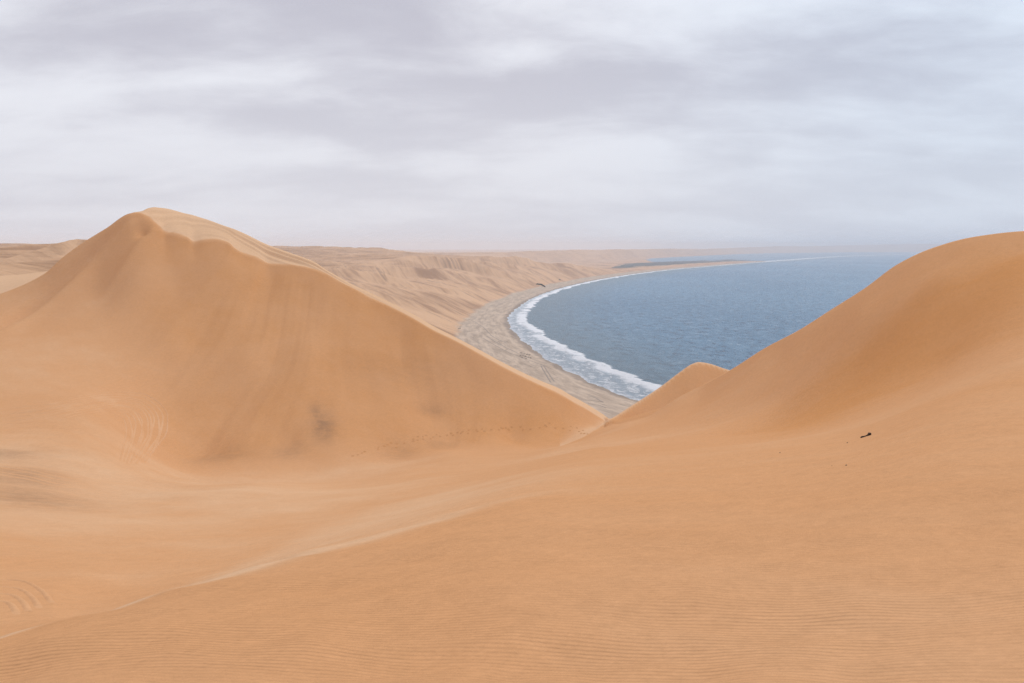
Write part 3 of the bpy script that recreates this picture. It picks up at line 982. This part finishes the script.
def world_path(pix_pts, n, step):
    w = np.array([hit(x, y) for x, y in smooth_path(pix_pts, n)])
    k = np.concatenate([[0], np.cumsum(np.hypot(np.diff(w[:, 0]), np.diff(w[:, 1])))])
    u = np.arange(0, k[-1], step)
    return np.stack([np.interp(u, k, w[:, 0]), np.interp(u, k, w[:, 1])], -1)


def berm(path, width, height, lift=0.0):
    """low rounded ridge of pushed-up sand along a ground path"""
    d = np.gradient(path, axis=0)
    d /= np.maximum(np.linalg.norm(d, axis=1, keepdims=True), 1e-6)
    nrm = np.stack([d[:, 1], -d[:, 0]], -1)
    offs = np.array([-1, -0.45, 0, 0.45, 1]) * width / 2
    hs = np.array([-0.05, 0.7, 1.0, 0.7, -0.05]) * height + lift
    n = len(path)
    taper = np.minimum(1, np.minimum(np.arange(n), np.arange(n)[::-1]) / 6.0)
    V = []
    for o, h in zip(offs, hs):
        q = path + nrm * o
        V.append(np.column_stack([q, z_at(q[:, 0], q[:, 1]) + h * np.where(h > lift, taper, 1)]))
    V = np.stack(V, 1).reshape(-1, 3)
    f = grid_faces(n, 5)
    return V, f


def join(parts):
    vs, fs, o = [], [], 0
    for v, f in parts:
        vs.append(v)
        fs.append(f + o)
        o += len(v)
    return np.concatenate(vs), np.concatenate(fs)


def sand_attrs(n, tone=0.6, stain=0.0):
    return {'tone': np.full(n, tone), 'stain': np.full(n, stain), 'ripple': np.zeros(n)}


def build_tracks():
    parts = []
    rnd = random.Random(3)
    for k in range(11):
        o = k * 3.6 + rnd.uniform(-1.2, 1.2)
        j = [rnd.uniform(-2.5, 2.5) for _ in range(6)]
        pts = [(40 + rnd.uniform(0, 25), 401 + o * 0.55), (80 + j[0], 396 + o * 0.5), (112 + j[1] - o * 0.2, 392.5 + o * 0.5), (140 - o * 0.6 + j[2], 394 + o * 0.55), (157 - o * 0.9, 402 + o * 0.45), (167 - o * 1.1, 416 + o * 0.3),
               (166 - o * 1.05 + j[3], 432 + j[4]), (157 - o * 0.9, 448 + j[5]), (146 - o * 0.7, 462 + rnd.uniform(-8, 4))]
        parts.append(berm(world_path(pts, 44, 0.8), rnd.uniform(0.22, 0.36), rnd.uniform(0.04, 0.07)))
    for k in range(6):
        o = k * 3.2 + rnd.uniform(-1, 1)
        parts.append(berm(world_path([(-5, 409 + o), (25, 407 + o), (60, 403 + o * 0.8), (95, 398.5 + o * 0.7), (118 + rnd.uniform(-8, 8), 396 + o * 0.6)], 30, 0.8), 0.36, rnd.uniform(0.06, 0.10)))
    for pts in ([(-4, 586), (18, 588.5), (32, 597), (40, 609)], [(-4, 593), (12, 595), (23, 602), (29, 612)], [(-4, 600), (7, 602), (14, 608), (17, 616)], [(-4, 579), (22, 581), (42, 591), (52, 603)]):
        parts.append(berm(world_path(pts, 30, 0.2), 0.16, 0.030))
    for k in range(4):
        o = k * 3.4 + rnd.uniform(-0.6, 0.6)
        parts.append(berm(world_path([(-5, 464 + o), (30, 470 + o), (60, 477 + o), (70 + rnd.uniform(0, 30), 480 + o * 0.8)], 24, 0.8), 0.40, 0.055))
    v, f = join(parts)
    structure(mesh_from('dune_tracks', v, f, M_SAND, sand_attrs(len(v), 0.66)))
    # vehicle ruts along the beach
    parts = []
    for pts in ([(541, 366), (545, 373), (551, 383)], [(543.5, 365.5), (548, 372.5), (554.5, 382)], [(528, 366), (536, 367.2), (545, 366.4)], [(530, 364.5), (537, 366.0), (545, 365.6)],
                [(483, 338), (500, 348), (520, 357), (545, 366)], [(486, 336), (503, 346), (523, 355.5), (548, 364.5)], [(470, 331), (484, 330), (497, 332)],
                [(585, 400), (593, 400.5), (600, 401.5), (608, 402)], [(592, 404.5), (598, 405), (606, 408)], [(588, 396), (594, 397.5), (604, 403)],
                [(475, 322), (484, 328), (492, 336), (506, 343)]):
        parts.append(berm(world_path(pts, 30, 3.0), 1.0, 0.10, 0.06))
    v, f = join(parts)
    structure(mesh_from('beach_tracks', v, f, M_TRACK))


build_tracks()


def build_footprints():
    parts = []
    rnd = random.Random(5)
    for pts, stride in (([(352, 456), (380, 448), (412, 438.5), (440, 435), (470, 431), (500, 427.5), (532, 427)], 1.15),
                        ([(395, 447), (415, 441), (445, 436), (475, 432.5), (505, 429.5), (535, 430)], 1.5),
                        ([(532, 427), (552, 424), (568, 425.5), (584, 431)], 1.5), 
                        ([(540, 427), (556, 428), (573, 431), (588, 434)], 1.6)):
        w = world_path(pts, 40, stride)
        for i, (x, y) in enumerate(w):
            sd = 0.16 if i % 2 else -0.16
            if rnd.random() < 0.22:
                continue
            cx, cy = x + rnd.uniform(-.3, .3), y + sd + rnd.uniform(-.35, .35)
            big = rnd.uniform(0.65, 1.15)
            a = np.linspace(0, 2 * np.pi, 9)[:-1]
            V = []
            for rad, h in ((0.34, -0.03), (0.24, 0.075), (0.15, 0.055), (0.06, 0.012)):
                qx, qy = cx + np.cos(a) * rad * 0.8 * big, cy + np.sin(a) * rad * 1.3 * big
                V.append(np.column_stack([qx, qy, np.full(8, h)]))
            V = np.concatenate(V)
            f = []
            for k in range(3):
                for j in range(8):
                    f.append((k * 8 + j, k * 8 + (j + 1) % 8, k * 8 + 8 + (j + 1) % 8, k * 8 + 8 + j))
            f += [(24, 25, 26, 27), (24, 27, 28, 31), (28, 29, 30, 31)]
            parts.append((V, np.array(f)))
    v, f = join(parts)
    v[:, 2] += z_at(v[:, 0], v[:, 1])
    structure(mesh_from('footprints', v, f, M_SAND, sand_attrs(len(v), 0.30, 0.18)))  # darker tone and stain stand in for the shadowed sides of the prints


build_footprints()


# ------------------------------------------------------------------ things lying on the sand
def thing(ob, label, cat, group=None):
    ob['label'] = label
    ob['category'] = cat
    if group:
        ob['group'] = group
    return ob


def lump(name, size, material, seed, n=10, sub=(1, 1, 1)):
    """an irregular weathered lump, flattened underneath"""
    rs = np.random.RandomState(seed)
    V, f = [], []
    for i in range(n + 1):
        th = math.pi * i / n
        for j in range(2 * n):
            ph = math.pi * j / n
            d = np.array((math.sin(th) * math.cos(ph), math.sin(th) * math.sin(ph), math.cos(th)))
            k = 1 + 0.28 * float(perlin(np.array(d[0] * 1.7 + seed * 3.1), np.array(d[1] * 1.7 + d[2] * 2.3))) + 0.10 * float(perlin(np.array(d[0] * 5 + seed), np.array(d[2] * 5 + d[1] * 4)))
            p = d * k
            p[2] = max(p[2], -0.35)
            V.append(p * np.array(size) * 0.5)
    for i in range(n):
        for j in range(2 * n):
            f.append((i * 2 * n + j, (i + 1) * 2 * n + j, (i + 1) * 2 * n + (j + 1) % (2 * n), i * 2 * n + (j + 1) % (2 * n)))
    return mesh_from(name, np.array(V), np.array(f), material)


def tube(pts, radii, sides=9, rough=0.12, seed=0):
    rs = np.random.RandomState(seed)
    p = np.array(pts, float)
    V = []
    for i in range(len(p)):
        d = p[min(i + 1, len(p) - 1)] - p[max(i - 1, 0)]
        d /= np.linalg.norm(d)
        s = np.cross(d, (0, 0, 1.0))
        s /= np.linalg.norm(s)
        u = np.cross(s, d)
        for j in range(sides):
            a = 2 * math.pi * j / sides
            V.append(p[i] + (s * math.cos(a) + u * math.sin(a)) * radii[i] * (1 + rough * rs.uniform(-1, 1)))
    f = [(i * sides + j, i * sides + (j + 1) % sides, (i + 1) * sides + (j + 1) % sides, (i + 1) * sides + j) for i in range(len(p) - 1) for j in range(sides)]
    f.append(tuple(range(sides))[::-1])
    f.append(tuple(range((len(p) - 1) * sides, len(p) * sides)))
    return np.array(V), f


def build_driftwood():
    a = hit(860.8, 438.0)
    ln = 9.6 * float(np.linalg.norm(a - CAM)) / F
    best = None
    for k in range(120):                    # turn it on the slope until it points the way the photograph shows
        q = a + ln * np.array((math.cos(k * math.pi / 60), math.sin(k * math.pi / 60), 0))
        q[2] = z_at(q[0], q[1])[0]
        az_, e_ = math.atan2(q[0], q[1]), (q[2] - CAM[2]) / math.hypot(q[0], q[1])
        a_, ea = math.atan2(a[0], a[1]), (a[2] - CAM[2]) / math.hypot(a[0], a[1])
        err = math.hypot((az_ - a_) * F - 8.4, (e_ - ea) * F - 4.4)
        if best is None or err < best[0]:
            best = (err, q)
    b = best[1]
    ln = float(np.linalg.norm(b - a))
    root = bpy.data.objects.new('driftwood', None)
    root.location = (a + b) / 2
    col.objects.link(root)
    thing(root, 'dark driftwood stick with a thick knobbed upper end lying on the smooth sand slope', 'driftwood')
    d = (b - a) / ln
    up = np.array((0, 0, 1.0))
    prof = [(-0.52, .040, .03), (-0.47, .080, .05), (-0.38, .090, .06), (-0.28, .070, .06), (-0.12, .055, .06), (0.05, .055, .07), (0.16, .065, .08), (0.24, .090, .09)]
    pts = [d * ln * t + up * h * ln for t, _, h in prof]
    v, f = tube(pts, [r_ * ln for _, r_, _ in prof], 9, 0.18, 3)
    mesh_from('shaft', v, f, M_WOOD, parent=root)
    prof = [(0.22, .075, .08), (0.30, .125, .10), (0.38, .150, .12), (0.46, .135, .13), (0.52, .09, .13), (0.55, .04, .13)]
    pts = [d * ln * t + up * h * ln for t, _, h in prof]
    v, f = tube(pts, [r_ * ln for _, r_, _ in prof], 9, 0.22, 4)
    mesh_from('knob', v, f, M_WOOD, parent=root)


build_driftwood()


def build_pebbles():
    for i, (x, y, px_w, lab) in enumerate(((847.3, 443.0, 1.1, 'small dark pebble on the sand just left of the driftwood stick'),
                                           (846.3, 465.5, 1.5, 'small dark pebble on the sand below the driftwood stick'),
                                           (780.0, 453.0, 1.1, 'lone small dark pebble far left of the driftwood on the sand'),
                                           (832.0, 466.0, 0.8, 'tiniest dark pebble left of the one below the driftwood stick'))):
        p = hit(x, y)
        s = px_w * float(np.linalg.norm(p - CAM)) / F
        ob = lump('pebble', (s * 1.15, s, s * 0.9), M_STONE, i + 3, 6)
        ob.location = p + np.array((0, 0, s * 0.12))
        thing(ob, lab, 'pebble', 'pebbles on the near sand')


build_pebbles()


def build_kelp():
    rnd = random.Random(9)
    spots = [(521, 353), (523, 355.5), (524.5, 353.5), (525.5, 356.5), (527, 354.5), (528.5, 357.2), (529.5, 355), (530.5, 358), (522, 357.5), (526, 358.8), (520.5, 356)]
    for i, (x, y) in enumerate(spots):
        p = hit(x, y)
        s = rnd.uniform(0.8, 1.3) * float(np.linalg.norm(p - CAM)) / F
        ob = lump('kelp_clump', (s * 1.6, s * 2.4, s * 0.7), M_KELP, 20 + i, 5)
        ob.location = p + np.array((0, 0, s * 0.1))
        ob.rotation_euler = (0, 0, rnd.uniform(0, 3))
        thing(ob, 'dark clump of dried kelp in the loose cluster on the middle of the grey beach', 'kelp', 'kelp clumps on the beach')


build_kelp()


def scrub(name, pix_pts, heights, label, cat, depth, seed, leaf=0.45, group=None):
    """a low thicket: stems under a mass of small leaf faces, following a strip of ground"""
    rs = np.random.RandomState(seed)
    g = np.array([hit(x, y) for x, y in pix_pts])
    c = g.mean(0)
    root = bpy.data.objects.new(name, None)
    root.location = c
    col.objects.link(root)
    thing(root, label, cat, group)
    V, f = [], []
    k = np.concatenate([[0], np.cumsum(np.linalg.norm(np.diff(g, axis=0), axis=1))])
    nclump = int(max(8, k[-1] * 2.2))
    for _ in range(nclump):
        u = rs.uniform(0, k[-1])
        x, y = np.interp(u, k, g[:, 0]), np.interp(u, k, g[:, 1])
        y += rs.uniform(0, depth)
        h = np.interp(u, k, heights) * rs.uniform(0.6, 1.1)
        z = float(z_at(x, y)[0])
        base = np.array((x, y, z)) - c
        tv, tf = tube([base - (0, 0, .3), base + (rs.uniform(-.1, .1), 0, h * 0.5), base + (rs.uniform(-.3, .3), rs.uniform(-.3, .3), h * 0.9)], [h * .05, h * .035, h * .015], 5, 0, 1)
        mesh_from('stem', tv, tf, M_WOOD, parent=root)
        for _ in range(60):
            d = rs.normal(size=3)
            d /= np.linalg.norm(d)
            p = base + np.array((0, 0, h * 0.5)) + d * np.array((h * .55, h * .55, h * .5)) * rs.uniform(0.4, 1.0) ** 0.5
            a = rs.normal(size=3)
            a /= np.linalg.norm(a)
            b_ = np.cross(a, rs.normal(size=3))
            b_ /= np.linalg.norm(b_)
            s = leaf * h * rs.uniform(0.18, 0.4)
            i0 = len(V)
            V += [p + a * s, p + b_ * s * 0.6, p - a * s, p - b_ * s * 0.6]
            f.append((i0, i0 + 1, i0 + 2, i0 + 3))
    mesh_from('foliage', np.array(V), np.array(f), M_SCRUB, parent=root, smooth=False)


scrub('thicket', [(536.5, 284.6), (539, 284.8), (541.5, 285.2), (543.5, 286.2), (545, 287.3)], [2.6, 3.2, 3.4, 2.6, 2.4],
      'long dark thicket on the dune foot above the curve of the beach', 'bush', 5.0, 2)
scrub('shrub', [(559.0, 280.2), (560.5, 280.2)], [2.2, 2.0], 'tiny dark shrub on the far dune foot right of the long thicket', 'bush', 2.0, 4)
scrub('shrub', [(457.5, 328.9), (460.5, 328.7)], [0.55, 0.65], 'small dark shrub where the near end of the grey beach meets the dune foot', 'bush', 1.0, 6)

# ------------------------------------------------------------------ the air over the coast
def build_haze():
    s = 25500.0
    z0, z1 = -8.0, 175.0
    v = [(-s, -s, z0), (s, -s, z0), (s, s, z0), (-s, s, z0), (-s, -s, z1), (s, -s, z1), (s, s, z1), (-s, s, z1)]
    f = [(3, 2, 1, 0), (4, 5, 6, 7), (0, 1, 5, 4), (1, 2, 6, 5), (2, 3, 7, 6), (3, 0, 4, 7)]
    m = bpy.data.materials.new('sea_haze')
    m.use_nodes = True
    t = m.node_tree
    t.nodes.clear()
    o = N(t, 'ShaderNodeOutputMaterial')
    p = N(t, 'ShaderNodeVolumePrincipled')
    p.inputs['Color'].default_value = (0.93, 0.95, 1.0, 1)
    p.inputs['Density'].default_value = 1.05e-4
    p.inputs['Anisotropy'].default_value = 0.0
    L(t, p.outputs[0], o.inputs['Volume'])
    ob = mesh_from('haze', np.array(v), f, m, smooth=False)
    ob['kind'] = 'stuff'
    return ob


build_haze()
